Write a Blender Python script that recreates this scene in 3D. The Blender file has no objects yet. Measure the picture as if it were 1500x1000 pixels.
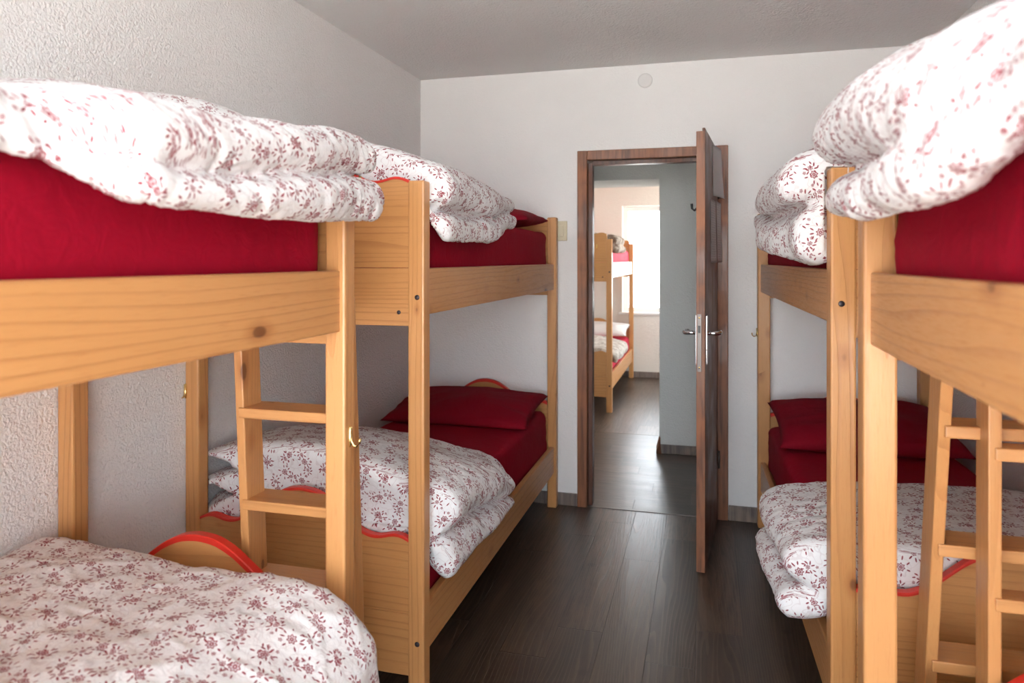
import bpy, bmesh, math, random
import numpy as np
from mathutils import Vector, Matrix, noise as mn
from mathutils.bvhtree import BVHTree
from mathutils.interpolate import poly_3d_calc

random.seed(7)
S = bpy.context.scene
COL = S.collection
PI = math.pi

# ------------------------------------------------------------------ nodes
class NT:
    def __init__(self, name):
        self.m = bpy.data.materials.new(name)
        self.m.use_nodes = True
        self.t = self.m.node_tree
        self.t.nodes.clear()
        self.out = self.t.nodes.new('ShaderNodeOutputMaterial')
    def n(self, typ, ins=None, **props):
        nd = self.t.nodes.new(typ)
        for k, v in props.items():
            setattr(nd, k, v)
        for k, v in (ins or {}).items():
            self.set(nd.inputs[k], v)
        return nd
    def set(self, sock, v):
        if isinstance(v, bpy.types.NodeSocket):
            self.t.links.new(v, sock)
        else:
            sock.default_value = v
    def math(self, op, a, b=None, c=None, clamp=False):
        nd = self.t.nodes.new('ShaderNodeMath'); nd.operation = op; nd.use_clamp = clamp
        self.set(nd.inputs[0], a)
        if b is not None: self.set(nd.inputs[1], b)
        if c is not None: self.set(nd.inputs[2], c)
        return nd.outputs[0]
    def vm(self, op, a, b=None, out=0):
        nd = self.t.nodes.new('ShaderNodeVectorMath'); nd.operation = op
        self.set(nd.inputs[0], a)
        if b is not None:
            self.set(nd.inputs[3 if op == 'SCALE' else 1], b)
        return nd.outputs[out]
    def mix(self, f, a, b, blend='MIX'):
        nd = self.t.nodes.new('ShaderNodeMix'); nd.data_type = 'RGBA'; nd.blend_type = blend
        self.set(nd.inputs[0], f); self.set(nd.inputs[6], a); self.set(nd.inputs[7], b)
        return nd.outputs[2]
    def ramp(self, f, stops, interp='LINEAR'):
        nd = self.t.nodes.new('ShaderNodeValToRGB')
        r = nd.color_ramp; r.interpolation = interp
        while len(r.elements) < len(stops): r.elements.new(0.5)
        for e, (p, c) in zip(r.elements, stops):
            e.position = p
            e.color = c if len(c) == 4 else (*c, 1)
        self.set(nd.inputs[0], f)
        return nd.outputs[0]
    def smooth(self, v, lo, hi, a=0.0, b=1.0):
        nd = self.t.nodes.new('ShaderNodeMapRange'); nd.interpolation_type = 'SMOOTHSTEP'
        self.set(nd.inputs[0], v)
        for i, q in zip((1, 2, 3, 4), (lo, hi, a, b)): nd.inputs[i].default_value = q
        return nd.outputs[0]
    def noise(self, vec, scale, detail=2, rough=.5, dist=0, out='Fac'):
        nd = self.n('ShaderNodeTexNoise', {'Scale': scale, 'Detail': detail, 'Roughness': rough, 'Distortion': dist})
        if vec is not None: self.set(nd.inputs['Vector'], vec)
        return nd.outputs[out]
    def bsdf(self, col, rough=.5, bump=None, bdist=.01, bstr=1.0, **kw):
        ins = {'Base Color': col if isinstance(col, bpy.types.NodeSocket) or len(col) == 4 else (*col, 1), 'Roughness': rough}
        ins.update(kw)
        b = self.n('ShaderNodeBsdfPrincipled', ins)
        if bump is not None:
            bp = self.n('ShaderNodeBump', {'Height': bump, 'Distance': bdist, 'Strength': bstr})
            self.set(b.inputs['Normal'], bp.outputs[0])
        self.set(self.out.inputs[0], b.outputs[0])
        return b
    def objco(self):
        return self.n('ShaderNodeTexCoord').outputs['Object']

def C3(r, g, b): return (r, g, b, 1)

def plain(name, col, rough=.5, metal=0.0, **kw):
    t = NT(name)
    t.bsdf(col, rough, Metallic=metal, **kw)
    return t.m

def plaster(name, col, bdist=.006, scale=1.0):
    t = NT(name); p = t.objco()
    big = t.noise(p, 1.3, 3)
    n1 = t.noise(p, 98 * scale, 3, .55, .6)
    n2 = t.noise(p, 28 * scale, 2)
    v = t.n('ShaderNodeTexVoronoi', {'Scale': 120 * scale, 'Vector': p}).outputs['Distance']
    h = t.math('ADD', t.math('MULTIPLY', n1, .8), t.math('ADD', t.math('MULTIPLY', n2, .5), t.math('MULTIPLY', v, -.35)))
    c = t.mix(t.smooth(big, .4, .75), col, tuple(x * .955 for x in col[:3]) + (1,))
    t.bsdf(c, .85, h, bdist)
    return t.m

def pine(name, axis, base=(.60, .302, .116), dark=(.27, .085, .022), knot=True):
    """varnished pine with grain along the given axis of the object"""
    t = NT(name); p = t.objco()
    rnd = t.n('ShaderNodeObjectInfo').outputs['Random']
    off = t.n('ShaderNodeCombineXYZ', {0: t.math('MULTIPLY', rnd, 7.3), 1: t.math('MULTIPLY', rnd, 3.1), 2: t.math('MULTIPLY', rnd, 5.7)}).outputs[0]
    q = t.vm('ADD', p, off)
    sc = [1, 1, 1]; sc[axis] = .07
    g = t.vm('MULTIPLY', q, tuple(sc))
    warp = t.noise(g, 6, 2, out='Color')
    gw = t.vm('ADD', g, t.vm('SCALE', t.vm('SUBTRACT', warp, (.5, .5, .5)), .16))
    # growth rings: distance to a far pith
    sc2 = [1, 1, 1]; sc2[axis] = .0
    pith = [.11, .07, .15]; pith[axis] = 0
    flat = t.vm('SUBTRACT', t.vm('ADD', t.vm('MULTIPLY', p, tuple(1 - (0 if i != axis else 1) for i in range(3))), t.vm('SCALE', t.vm('SUBTRACT', warp, (.5, .5, .5)), .17)), tuple(pith))
    r = t.vm('LENGTH', flat, out=1)
    ring = t.math('FRACT', t.math('MULTIPLY', t.math('ADD', r, t.math('MULTIPLY', rnd, .3)), 46))
    line = t.smooth(ring, .62, .98)
    line = t.math('MULTIPLY', line, t.smooth(ring, 1.0, .985))
    fine = t.noise(g, 260, 3, .6)
    tone = t.noise(t.vm('MULTIPLY', q, tuple(.35 if i == axis else 1.6 for i in range(3))), 4, 2)
    b1 = C3(*base); b2 = C3(base[0] * .86, base[1] * .80, base[2] * .70)
    c = t.mix(tone, b1, b2)
    c = t.mix(t.math('MULTIPLY', t.math('MULTIPLY', line, .42), t.smooth(t.noise(g, 9, 2), .3, .7, .25, 1.0)), c, C3(*dark))
    c = t.mix(t.smooth(fine, .52, .8, 0, .30), c, C3(dark[0] * 1.3, dark[1] * 1.3, dark[2] * 1.2))
    if knot:
        ks = [9, 9, 9]; ks[axis] = 4.6
        kv = t.n('ShaderNodeTexVoronoi', {'Scale': 1.0, 'Vector': t.vm('MULTIPLY', q, tuple(ks)), 'Randomness': 1.0})
        wn = t.n('ShaderNodeTexWhiteNoise', {'Vector': kv.outputs['Position']}, noise_dimensions='3D').outputs['Value']
        size = t.math('MULTIPLY', t.smooth(wn, .25, 1.0), .13)
        kd = t.math('DIVIDE', kv.outputs['Distance'], t.math('ADD', size, .0005))
        kn = t.smooth(kd, 1.15, .75)
        halo = t.math('MULTIPLY', t.smooth(kd, 2.6, .9), .45)
        c = t.mix(halo, c, C3(dark[0] * 1.1, dark[1], dark[2]))
        c = t.mix(t.math('MULTIPLY', kn, .75), c, C3(.13, .045, .018))
    t.bsdf(c, t.smooth(fine, .3, .8, .30, .42), t.math('ADD', t.math('MULTIPLY', fine, .5), t.math('MULTIPLY', line, -.4)), .0008)
    return t.m

def planks(name, along_x=False, tint=(.95, .80, .68), rough=.29):
    t = NT(name); p = t.objco()
    sx = t.n('ShaderNodeSeparateXYZ', {0: p})
    u, v = (sx.outputs[1], sx.outputs[0]) if along_x else (sx.outputs[0], sx.outputs[1])
    ru = t.math('DIVIDE', t.math('ADD', u, 20.06), .182)
    row = t.math('FLOOR', ru)
    wr = t.n('ShaderNodeTexWhiteNoise', {'W': row}, noise_dimensions='1D').outputs['Value']
    rv = t.math('ADD', t.math('DIVIDE', t.math('ADD', v, 30), 1.22), t.math('MULTIPLY', wr, 5.7))
    colm = t.math('FLOOR', rv)
    idv = t.n('ShaderNodeCombineXYZ', {0: row, 1: colm}).outputs[0]
    wid = t.n('ShaderNodeTexWhiteNoise', {'Vector': idv}, noise_dimensions='3D')
    eu = t.math('PINGPONG', ru, .5); ev = t.math('PINGPONG', rv, .5)
    seam = t.math('MAXIMUM', t.smooth(eu, .010, .004), t.smooth(ev, .0018, .0008))
    # grain in plank space
    gv = t.n('ShaderNodeCombineXYZ', {0: u, 1: t.math('MULTIPLY', v, .09), 2: t.math('MULTIPLY', wid.outputs['Value'], 9)}).outputs[0]
    w = t.noise(gv, 9, 2, out='Color')
    gw = t.vm('ADD', gv, t.vm('SCALE', t.vm('SUBTRACT', w, (.5, .5, .5)), .10))
    n1 = t.noise(gw, 55, 5, .65)
    n2 = t.noise(gv, 14, 3, .6)
    sx2 = t.n('ShaderNodeSeparateXYZ', {0: gw}).outputs[0]
    ring = t.math('FRACT', t.math('MULTIPLY', t.math('ADD', sx2, t.math('MULTIPLY', t.noise(gv, 5, 1), .25)), 60))
    ln = t.math('MULTIPLY', t.smooth(ring, .55, .95), t.smooth(ring, 1.0, .97))
    base = t.ramp(wid.outputs['Value'], [(0, (.030, .022, .018)), (.5, (.060, .045, .035)), (1, (.110, .082, .062))])
    c = t.mix(t.smooth(n1, .40, .66, 0, .85), base, C3(.022, .016, .013))
    c = t.mix(t.smooth(n2, .45, .8, 0, .5), c, C3(.115, .085, .064))
    c = t.mix(t.math('MULTIPLY', ln, .42), c, C3(.140, .110, .088))
    kv = t.n('ShaderNodeTexVoronoi', {'Scale': 1.0, 'Vector': t.vm('MULTIPLY', p, (3.6, 3.6, 0)) if not along_x else t.vm('MULTIPLY', p, (3.6, 3.6, 0))})
    c = t.mix(t.smooth(kv.outputs['Distance'], .11, .03, 0, .8), c, C3(.018, .012, .010))
    c = t.mix(seam, c, C3(.016, .012, .010))
    c = t.mix(1.0, c, C3(*tint), 'MULTIPLY')
    h = t.math('SUBTRACT', t.math('ADD', t.math('MULTIPLY', ln, .45), t.math('MULTIPLY', n1, .10)), t.math('MULTIPLY', seam, 1.2))
    t.bsdf(c, t.smooth(n1, .2, .9, rough, rough + .05), h, .0005).inputs['Specular IOR Level'].default_value = .75
    return t.m

def floral(name):
    """white cotton printed with small red sprigs, flowers, leaves and thin vines; UVs are in metres"""
    t = NT(name)
    uv = t.n('ShaderNodeUVMap').outputs[0]
    uvw = t.vm('ADD', uv, t.vm('SCALE', t.vm('SUBTRACT', t.noise(uv, 9, 1, out='Color'), (.5, .5, .5)), .02))
    def layer(cell, rot, seed, elements, flowers):
        mp = t.n('ShaderNodeMapping', {'Vector': uvw, 'Rotation': (0, 0, rot), 'Scale': (1 / cell, 1 / cell, 0), 'Location': (seed, seed * 1.7, 0)})
        ce = t.vm('FLOOR', mp.outputs[0])
        wn = t.n('ShaderNodeTexWhiteNoise', {'Vector': t.vm('ADD', ce, (.37, seed, .11))}, noise_dimensions='3D')
        loc = t.vm('SUBTRACT', t.vm('SUBTRACT', mp.outputs[0], ce), (.5, .5, 0))
        jit = t.vm('MULTIPLY', t.vm('SUBTRACT', wn.outputs['Color'], (.5, .5, .5)), (.16, .16, 0))
        loc = t.vm('SUBTRACT', loc, jit)
        rp = t.n('ShaderNodeVectorRotate', {'Vector': loc, 'Angle': t.math('MULTIPLY', wn.outputs['Value'], 2 * PI)}, rotation_type='Z_AXIS').outputs[0]
        acc = None
        for (x, y, a, l, w) in elements:           # leaves: ellipses
            m = t.n('ShaderNodeMapping', {'Vector': rp, 'Location': (x, y, 0), 'Rotation': (0, 0, a), 'Scale': (l * 1.10, w * 1.22, 1)}, vector_type='TEXTURE')
            d = t.vm('LENGTH', m.outputs[0], out=1)
            e = t.smooth(d, 1.0, .85)
            acc = e if acc is None else t.math('MAXIMUM', acc, e)
        for (x, y, R, k) in flowers:               # flowers: petalled outline, paler ring, dark eye
            q = t.vm('SUBTRACT', rp, (x, y, 0))
            s = t.n('ShaderNodeSeparateXYZ', {0: q})
            ang = t.math('ARCTAN2', s.outputs[1], s.outputs[0])
            rr = t.math('DIVIDE', t.vm('LENGTH', q, out=1), R)
            pet = t.math('MULTIPLY', t.math('COSINE', t.math('MULTIPLY', ang, float(k))), .14)
            d = t.math('SUBTRACT', rr, t.math('ADD', pet, .86))
            body = t.smooth(d, .0, -.06)
            # pale inner petals, between a dark rim and a dark eye
            inner = t.math('MULTIPLY', t.smooth(d, -.22, -.32), t.smooth(rr, .30, .40))
            e = t.math('MULTIPLY', body, t.math('SUBTRACT', 1.0, t.math('MULTIPLY', inner, .62)))
            e = t.math('MULTIPLY', e, t.smooth(rr, .08, .16, .35, 1.0))
            acc = t.math('MAXIMUM', acc, e)
        return acc
    A = layer(.073, .35, 3.1,
              [(0.270, 0.108, 0.50, 0.0731, 0.0252), (0.306, -0.054, -0.35, 0.0688, 0.0235), (-0.252, 0.153, 2.60, 0.0731, 0.0252), (-0.279, -0.108, 3.70, 0.0688, 0.0235),
               (0.054, 0.297, 1.30, 0.0688, 0.0235), (-0.108, -0.306, 4.30, 0.0731, 0.0235), (0.180, -0.270, -1.00, 0.0602, 0.0218)],
              [(0.000, 0.000, 0.1677, 7), (0.225, 0.261, 0.0731, 5)])
    B = layer(.069, 1.27, 8.6,
              [(0.144, 0.108, 0.80, 0.0860, 0.0252), (0.180, -0.036, -0.30, 0.0817, 0.0252), (0.018, 0.198, 1.90, 0.0817, 0.0269), (-0.126, 0.216, 2.50, 0.0731, 0.0252),
               (-0.207, -0.090, 3.60, 0.0817, 0.0252), (-0.054, -0.207, 4.60, 0.0774, 0.0252), (0.090, -0.252, 5.20, 0.0688, 0.0235), (-0.297, 0.072, 2.90, 0.0688, 0.0218)],
              [(-0.045, 0.018, 0.1075, 6), (0.279, -0.180, 0.0688, 5)])
    ink = t.math('MAXIMUM', A, B)
    v = t.noise(uvw, 21, 1)
    vine = t.smooth(t.math('ABSOLUTE', t.math('SUBTRACT', v, .5)), .013, .006)
    v2 = t.noise(t.vm('ADD', uvw, (4.2, 9.1, 0)), 17, 1)
    vine2 = t.smooth(t.math('ABSOLUTE', t.math('SUBTRACT', v2, .5)), .011, .005)
    vine = t.math('MULTIPLY', t.math('MAXIMUM', vine, vine2), .15)
    ink = t.math('MAXIMUM', t.math('MULTIPLY', ink, .95), vine)
    c = t.mix(ink, C3(.765, .765, .765), C3(.225, .010, .026))
    p = t.objco()
    wr = t.math('ADD', t.noise(p, 30, 3, .55, 1.2), t.math('MULTIPLY', t.noise(p, 320, 2), .12))
    t.bsdf(c, .85, wr, .009, .32)
    return t.m

def cloth(name, col, bd=.006):
    t = NT(name); p = t.objco()
    w = t.math('ADD', t.noise(p, 16, 3, .55, 1.2), t.math('MULTIPLY', t.noise(p, 420, 1), .06))
    b = t.bsdf(C3(*col), .80, w, bd, .6)
    b.inputs['Specular IOR Level'].default_value = .12
    return t.m

def old_wood(name, base=(.135, .050, .026)):
    t = NT(name); p = t.objco()
    g = t.vm('MULTIPLY', p, (1, 1, .06))
    n1 = t.noise(g, 42, 4, .65, .5)
    n2 = t.noise(p, 5, 3)
    n3 = t.noise(t.vm('MULTIPLY', p, (2, 2, .25)), 9, 4, .7)
    c = t.mix(t.smooth(n1, .38, .7, 0, .8), C3(*base), C3(base[0] * .35, base[1] * .32, base[2] * .35))
    c = t.mix(t.smooth(n2, .5, .75, 0, .5), c, C3(base[0] * 1.7, base[1] * 1.55, base[2] * 1.3))
    c = t.mix(t.smooth(n3, .62, .80, 0, .28), c, C3(.30, .24, .21))
    t.bsdf(c, t.smooth(n2, .3, .7, .32, .55), n1, .0012)
    return t.m

def fur(name, a, b):
    t = NT(name); p = t.objco()
    n = t.noise(p, 16, 4, .6, 1.0)
    f = t.noise(p, 140, 3, .7)
    c = t.mix(t.smooth(t.math('ADD', n, t.math('MULTIPLY', f, .3)), .48, .80), C3(*a), C3(*b))
    t.bsdf(c, .95, t.math('ADD', f, n), .012)
    return t.m

M = {}
WALLC = C3(.84, .83, .82)
M['plaster'] = plaster('white_rough_plaster', WALLC)
M['plaster_fine'] = plaster('white_fine_plaster', WALLC, .0022)
M['ceiling'] = plaster('white_ceiling_plaster', C3(.865, .88, .87), .004, .72)
M['hall'] = plaster('hall_plaster', C3(.78, .79, .77), .003)
M['farwall'] = plaster('cream_plaster', C3(.80, .765, .70), .004)
for i, k in enumerate('xyz'):
    M['pine_' + k] = pine('pine_grain_' + k, i)
M['red_paint'] = plain('red_paint', C3(.62, .030, .018), .38)
M['sheet'] = cloth('crimson_sheet', (.29, .002, .017))
M['pillow'] = cloth('crimson_pillowcase', (.215, .003, .014))
M['floral'] = floral('floral_print_cotton')
M['floor'] = planks('dark_vinyl_planks')
M['floor_x'] = planks('dark_vinyl_planks_hall', True)
M['floor_far'] = planks('dark_vinyl_planks_far')
M['skirt'] = old_wood('grey_brown_skirting', (.22, .175, .15))
M['door'] = old_wood('dark_stained_wood', (.135, .050, .026))
M['frame'] = old_wood('reddish_stained_wood', (.27, .105, .048))
M['chrome'] = plain('chrome', C3(.78, .78, .80), .14, 1.0)
M['steel'] = plain('dull_steel', C3(.16, .14, .13), .42, 1.0)
M['brass'] = plain('brass', C3(.80, .58, .24), .22, 1.0)
M['bolt'] = plain('dark_bolt', C3(.055, .045, .05), .4, .6)
M['black'] = plain('black_plastic', C3(.01, .01, .01), .4)
M['beige'] = plain('beige_plastic', C3(.62, .56, .40), .45)
M['white_paint'] = plain('white_window_paint', C3(.82, .82, .80), .35)
M['cover'] = plain('white_cover_plastic', C3(.76, .75, .74), .6)
M['fur_brown'] = fur('brown_mottled_fur', (.22, .15, .115), (.66, .58, .50))
M['fur_grey'] = fur('grey_mottled_fur', (.42, .35, .29), (.76, .71, .64))
M['white_cloth'] = cloth('white_pillowcase', (.80, .78, .76), .004)
M['pink_sheet'] = cloth('bright_red_sheet', (.58, .04, .075))
t = NT('printed_paper')
pp = t.n('ShaderNodeTexCoord').outputs['Generated']
zz = t.n('ShaderNodeSeparateXYZ', {0: pp})
lin = t.smooth(t.math('PINGPONG', t.math('MULTIPLY', zz.outputs[2], 26), .5), .36, .42)
wd = t.smooth(t.noise(t.vm('MULTIPLY', pp, (40, 40, 26)), 1, 2), .46, .54)
ins = t.math('MULTIPLY', t.smooth(zz.outputs[1], .10, .13), t.smooth(zz.outputs[1], .90, .87))
c = t.mix(t.math('MULTIPLY', t.math('MULTIPLY', lin, wd), t.math('MULTIPLY', ins, .55)), C3(.78, .78, .79), C3(.12, .12, .14))
t.bsdf(c, .7)
M['paper'] = t.m
M['plain_paper'] = plain('plain_white_paper', C3(.79, .79, .79), .7)
t = NT('window_glass')
tr = t.n('ShaderNodeBsdfTransparent', {0: C3(.97, .98, .98)}); gl = t.n('ShaderNodeBsdfGlossy', {'Roughness': .02})
fr = t.n('ShaderNodeFresnel', {0: 1.3}).outputs[0]
mx = t.n('ShaderNodeMixShader', {0: fr, 1: tr.outputs[0], 2: gl.outputs[0]})
t.set(t.out.inputs[0], mx.outputs[0]); M['glass'] = t.m
t = NT('sheer_white_curtain')
df = t.n('ShaderNodeBsdfDiffuse', {0: C3(.88, .88, .87)}); tl = t.n('ShaderNodeBsdfTranslucent', {0: C3(.92, .92, .91)}); tr = t.n('ShaderNodeBsdfTransparent')
m1 = t.n('ShaderNodeMixShader', {0: .6, 1: df.outputs[0], 2: tl.outputs[0]})
m2 = t.n('ShaderNodeMixShader', {0: .8, 1: m1.outputs[0], 2: tr.outputs[0]})
t.set(t.out.inputs[0], m2.outputs[0]); M['curtain'] = t.m

# ------------------------------------------------------------------ objects
def link(name, me, mat, parent=None, smooth=False):
    o = bpy.data.objects.new(name, me)
    COL.objects.link(o)
    if mat is not None: me.materials.append(M[mat] if isinstance(mat, str) else mat)
    if parent is not None: o.parent = parent
    if smooth:
        for p in me.polygons: p.use_smooth = True
    return o

def from_bm(name, bm, mat, parent=None, smooth=False):
    bmesh.ops.recalc_face_normals(bm, faces=bm.faces)
    me = bpy.data.meshes.new(name); bm.to_mesh(me); bm.free()
    return link(name, me, mat, parent, smooth)

def tag(o, label, cat, group=None):
    o['label'] = label; o['category'] = cat
    if group: o['group'] = group
    return o

def struct(o, label=None):
    o['kind'] = 'structure'
    return o

def empty(name, loc=(0, 0, 0), rz=0.0):
    o = bpy.data.objects.new(name, None); COL.objects.link(o)
    o.location = loc; o.rotation_euler = (0, 0, rz); o.empty_display_size = .1
    return o

def bm_box(x0, x1, y0, y1, z0, z1, bev=.003, seg=2):
    bm = bmesh.new()
    bmesh.ops.create_cube(bm, size=1)
    xs, ys, zs = sorted((x0, x1)), sorted((y0, y1)), sorted((z0, z1))
    for v in bm.verts:
        v.co = Vector((xs[v.co.x > 0], ys[v.co.y > 0], zs[v.co.z > 0]))
    if bev > 0:
        bmesh.ops.bevel(bm, geom=list(bm.edges), offset=bev, segments=seg, affect='EDGES', profile=.5)
    return bm

def box(name, x0, x1, y0, y1, z0, z1, mat, parent=None, bev=.003, shear=None):
    bm = bm_box(x0, x1, y0, y1, z0, z1, bev)
    if shear:
        for v in bm.verts: v.co.y += (shear[0] - v.co.z) * shear[1]
    o = from_bm(name, bm, mat, parent)
    return o

def prism_xz(name, pts, y0, y1, mat, parent=None, bev=0):
    """outline in the XZ plane extruded along Y"""
    bm = bmesh.new()
    a = [bm.verts.new((x, y0, z)) for x, z in pts]
    b = [bm.verts.new((x, y1, z)) for x, z in pts]
    n = len(pts)
    bm.faces.new(a); bm.faces.new(list(reversed(b)))
    for i in range(n):
        bm.faces.new((a[i], b[i], b[(i + 1) % n], a[(i + 1) % n]))
    bmesh.ops.recalc_face_normals(bm, faces=bm.faces)
    bmesh.ops.triangulate(bm, faces=[f for f in bm.faces if len(f.verts) > 4])
    return from_bm(name, bm, mat, parent)

def tube(name, pts, r, mat, parent=None, seg=10, closed_ends=True):
    bm = bmesh.new()
    P = [Vector(p) for p in pts]
    rings = []
    for i, p in enumerate(P):
        d = (P[min(i + 1, len(P) - 1)] - P[max(i - 1, 0)]).normalized()
        up = Vector((0, 0, 1)) if abs(d.z) < .9 else Vector((1, 0, 0))
        e1 = d.cross(up).normalized(); e2 = d.cross(e1).normalized()
        rr = r[i] if isinstance(r, (list, tuple)) else r
        rings.append([bm.verts.new(p + e1 * rr * math.cos(2 * PI * k / seg) + e2 * rr * math.sin(2 * PI * k / seg)) for k in range(seg)])
    for a, b in zip(rings, rings[1:]):
        for k in range(seg):
            bm.faces.new((a[k], a[(k + 1) % seg], b[(k + 1) % seg], b[k]))
    bm.faces.new(rings[0]); bm.faces.new(rings[-1])
    return from_bm(name, bm, mat, parent, True)

def disc(name, c, axis, r, h, mat, parent=None, seg=24):
    """short cylinder with rounded rim starting at c along axis"""
    c = Vector(c); d = Vector(axis).normalized()
    pr = [(0, r), (h * .6, r), (h, r * .82)]
    pts = [c + d * q for q, _ in pr]
    return tube(name, pts, [rr for _, rr in pr], mat, parent, seg)

# ------------------------------------------------------------------ soft things
def organic(name, bms, mat, parent=None, voxel=.012, smooth=3, fn=None, uvmode=None, org=(0, 0, 0)):
    """joins overlapping closed volumes into one soft skin, wrinkles it and maps it in metres"""
    bm = bmesh.new()
    for b in bms:
        me = bpy.data.meshes.new('tmp'); bmesh.ops.recalc_face_normals(b, faces=b.faces); b.to_mesh(me); b.free()
        bm.from_mesh(me); bpy.data.meshes.remove(me)
    src_tree = src_f = None
    if uvmode is not None:
        lay = bm.loops.layers.uv.active
        bm.faces.ensure_lookup_table()
        src_f = []
        for f in bm.faces:
            us = [tuple(l[lay].uv) for l in f.loops]
            src_f.append(([v.co.copy() for v in f.verts], us if any(u != (0, 0) for u in us) else None))
        src_tree = BVHTree.FromBMesh(bm)
    me = bpy.data.meshes.new('tmp'); bm.to_mesh(me); bm.free()
    o = bpy.data.objects.new('tmp', me); COL.objects.link(o)
    r = o.modifiers.new('r', 'REMESH'); r.mode = 'VOXEL'; r.voxel_size = voxel; r.adaptivity = 0
    s = o.modifiers.new('s', 'SMOOTH'); s.factor = .5; s.iterations = smooth
    dg = bpy.context.evaluated_depsgraph_get()
    out = bpy.data.meshes.new_from_object(o.evaluated_get(dg))
    bpy.data.objects.remove(o); bpy.data.meshes.remove(me)
    out.name = name
    n = len(out.vertices)
    co = np.empty(n * 3); out.vertices.foreach_get('co', co); co = co.reshape(-1, 3)
    no = np.empty(n * 3); out.vertices.foreach_get('normal', no); no = no.reshape(-1, 3)
    if uvmode is not None:
        base = co.copy()
        # smooth normals a little so the choice of mapping does not flicker
        uvl = out.uv_layers.new(name='UVMap')
        li = np.empty(len(out.loops), dtype=np.int32); out.loops.foreach_get('vertex_index', li)
        pn = np.empty(len(out.polygons) * 3); out.polygons.foreach_get('normal', pn); pn = pn.reshape(-1, 3)
        ls = np.empty(len(out.polygons), dtype=np.int32); out.polygons.foreach_get('loop_start', ls)
        lt = np.empty(len(out.polygons), dtype=np.int32); out.polygons.foreach_get('loop_total', lt)
        fidx = np.repeat(np.arange(len(lt)), lt)
        b = base[li]
        cap = np.abs(pn[fidx][:, 1]) > .80
        # the cloth's own run: along the bed, and around the fold
        smp = np.zeros((n, 2)); bad = np.zeros(n, bool)
        for i in range(n):
            q, nr, idx, dist = src_tree.find_nearest(Vector(co[i]))
            ps, us = src_f[idx]
            if us is None: bad[i] = True; continue
            wts = poly_3d_calc(ps, q)
            smp[i] = sum(w_ * u_[0] for w_, u_ in zip(wts, us)), sum(w_ * u_[1] for w_, u_ in zip(wts, us))
        cap = cap | bad[li]
        capf = np.zeros(len(lt), bool); np.logical_or.at(capf, fidx, cap); cap = capf[fidx]
        uu = np.where(cap, b[:, 0] + 7.13, smp[li][:, 0])
        vv = np.where(cap, b[:, 2] + 3.77, smp[li][:, 1])
        uvs = np.stack([uu, vv], 1).ravel()
        uvl.data.foreach_set('uv', uvs)
    if fn is not None:
        d = np.array([fn(Vector(c)) for c in co])
        co = co + no * d[:, None]
        out.vertices.foreach_set('co', co.ravel())
    out.materials.clear()
    ob = link(name, out, mat, parent, True)
    if org != (0, 0, 0):
        out.transform(Matrix.Translation(-Vector(org))); ob.location = org
    return ob

def catmull_closed(P, m):
    P = np.array(P, float); n = len(P)
    pts = []
    for i in range(n):
        p0, p1, p2, p3 = P[i - 1], P[i], P[(i + 1) % n], P[(i + 2) % n]
        for k in range(m):
            u = k / m
            pts.append(.5 * (2 * p1 + (p2 - p0) * u + (2 * p0 - 5 * p1 + 4 * p2 - p3) * u * u + (3 * p1 - p0 - 3 * p2 + p3) * u ** 3))
    return np.array(pts)

def sweep(stations, X0, s, cap=.045, yaw=0.0, m=8, step=.03, bend=None, Yp=0.0):
    """closed cross-sections (lx, z) blended along Y; lx counts from the aisle side of the bed"""
    ts = [a for a, _ in stations]
    CS = [catmull_closed(p, m) for _, p in stations]
    def at(t):
        if t <= ts[0]: return CS[0]
        if t >= ts[-1]: return CS[-1]
        for i in range(len(ts) - 1):
            if t <= ts[i + 1]:
                u = (t - ts[i]) / (ts[i + 1] - ts[i]); u = u * u * (3 - 2 * u)
                return CS[i] * (1 - u) + CS[i + 1] * u
    n = max(4, int((ts[-1] - ts[0]) / step))
    rows = [(ts[0] + (ts[-1] - ts[0]) * i / n, 0.0) for i in range(n + 1)]
    capn = [(math.sin(a), 1 - math.cos(a)) for a in (PI / 8, PI / 4, 3 * PI / 8, PI / 2 * .93)]
    rows = [(ts[0] - cap * a, cap * b) for a, b in reversed(capn)] + rows + [(ts[-1] + cap * a, cap * b) for a, b in capn]
    bm = bmesh.new(); rings = []; lay = bm.loops.layers.uv.new('UVMap')
    lays = []
    for t_, er in rows:
        c = at(t_)
        if er > 0:
            tg = np.roll(c, -1, 0) - np.roll(c, 1, 0)
            nr = np.stack([tg[:, 1], -tg[:, 0]], 1); nr /= (np.linalg.norm(nr, axis=1)[:, None] + 1e-9)
            area = np.sum(c[:, 0] * np.roll(c[:, 1], -1) - np.roll(c[:, 0], -1) * c[:, 1])
            if area < 0: nr = -nr
            c = c - nr * er
        ring = []
        seg = np.linalg.norm(np.roll(c, -1, 0) - c, axis=1)
        lays.append((t_, np.concatenate([[0], np.cumsum(seg)])))
        for lx, z in c:
            y = t_ + (bend(lx, z, t_) if bend else 0)
            x = X0 + s * lx - math.tan(yaw) * (y - Yp)
            ring.append(bm.verts.new((x, y, z)))
        rings.append(ring)
    k = len(rings[0])
    for (a, b), (la, lb) in zip(zip(rings, rings[1:]), zip(lays, lays[1:])):
        for i in range(k):
            f = bm.faces.new((a[i], a[(i + 1) % k], b[(i + 1) % k], b[i]))
            for lp_, q_ in zip(f.loops, ((la, i), (la, i + 1), (lb, i + 1), (lb, i))):
                lp_[lay].uv = (q_[0][0], q_[0][1][q_[1]])
    for rg in (rings[0], rings[-1]):
        f = bm.faces.new(rg)
        bmesh.ops.triangulate(bm, faces=[f])
    return bm

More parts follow.
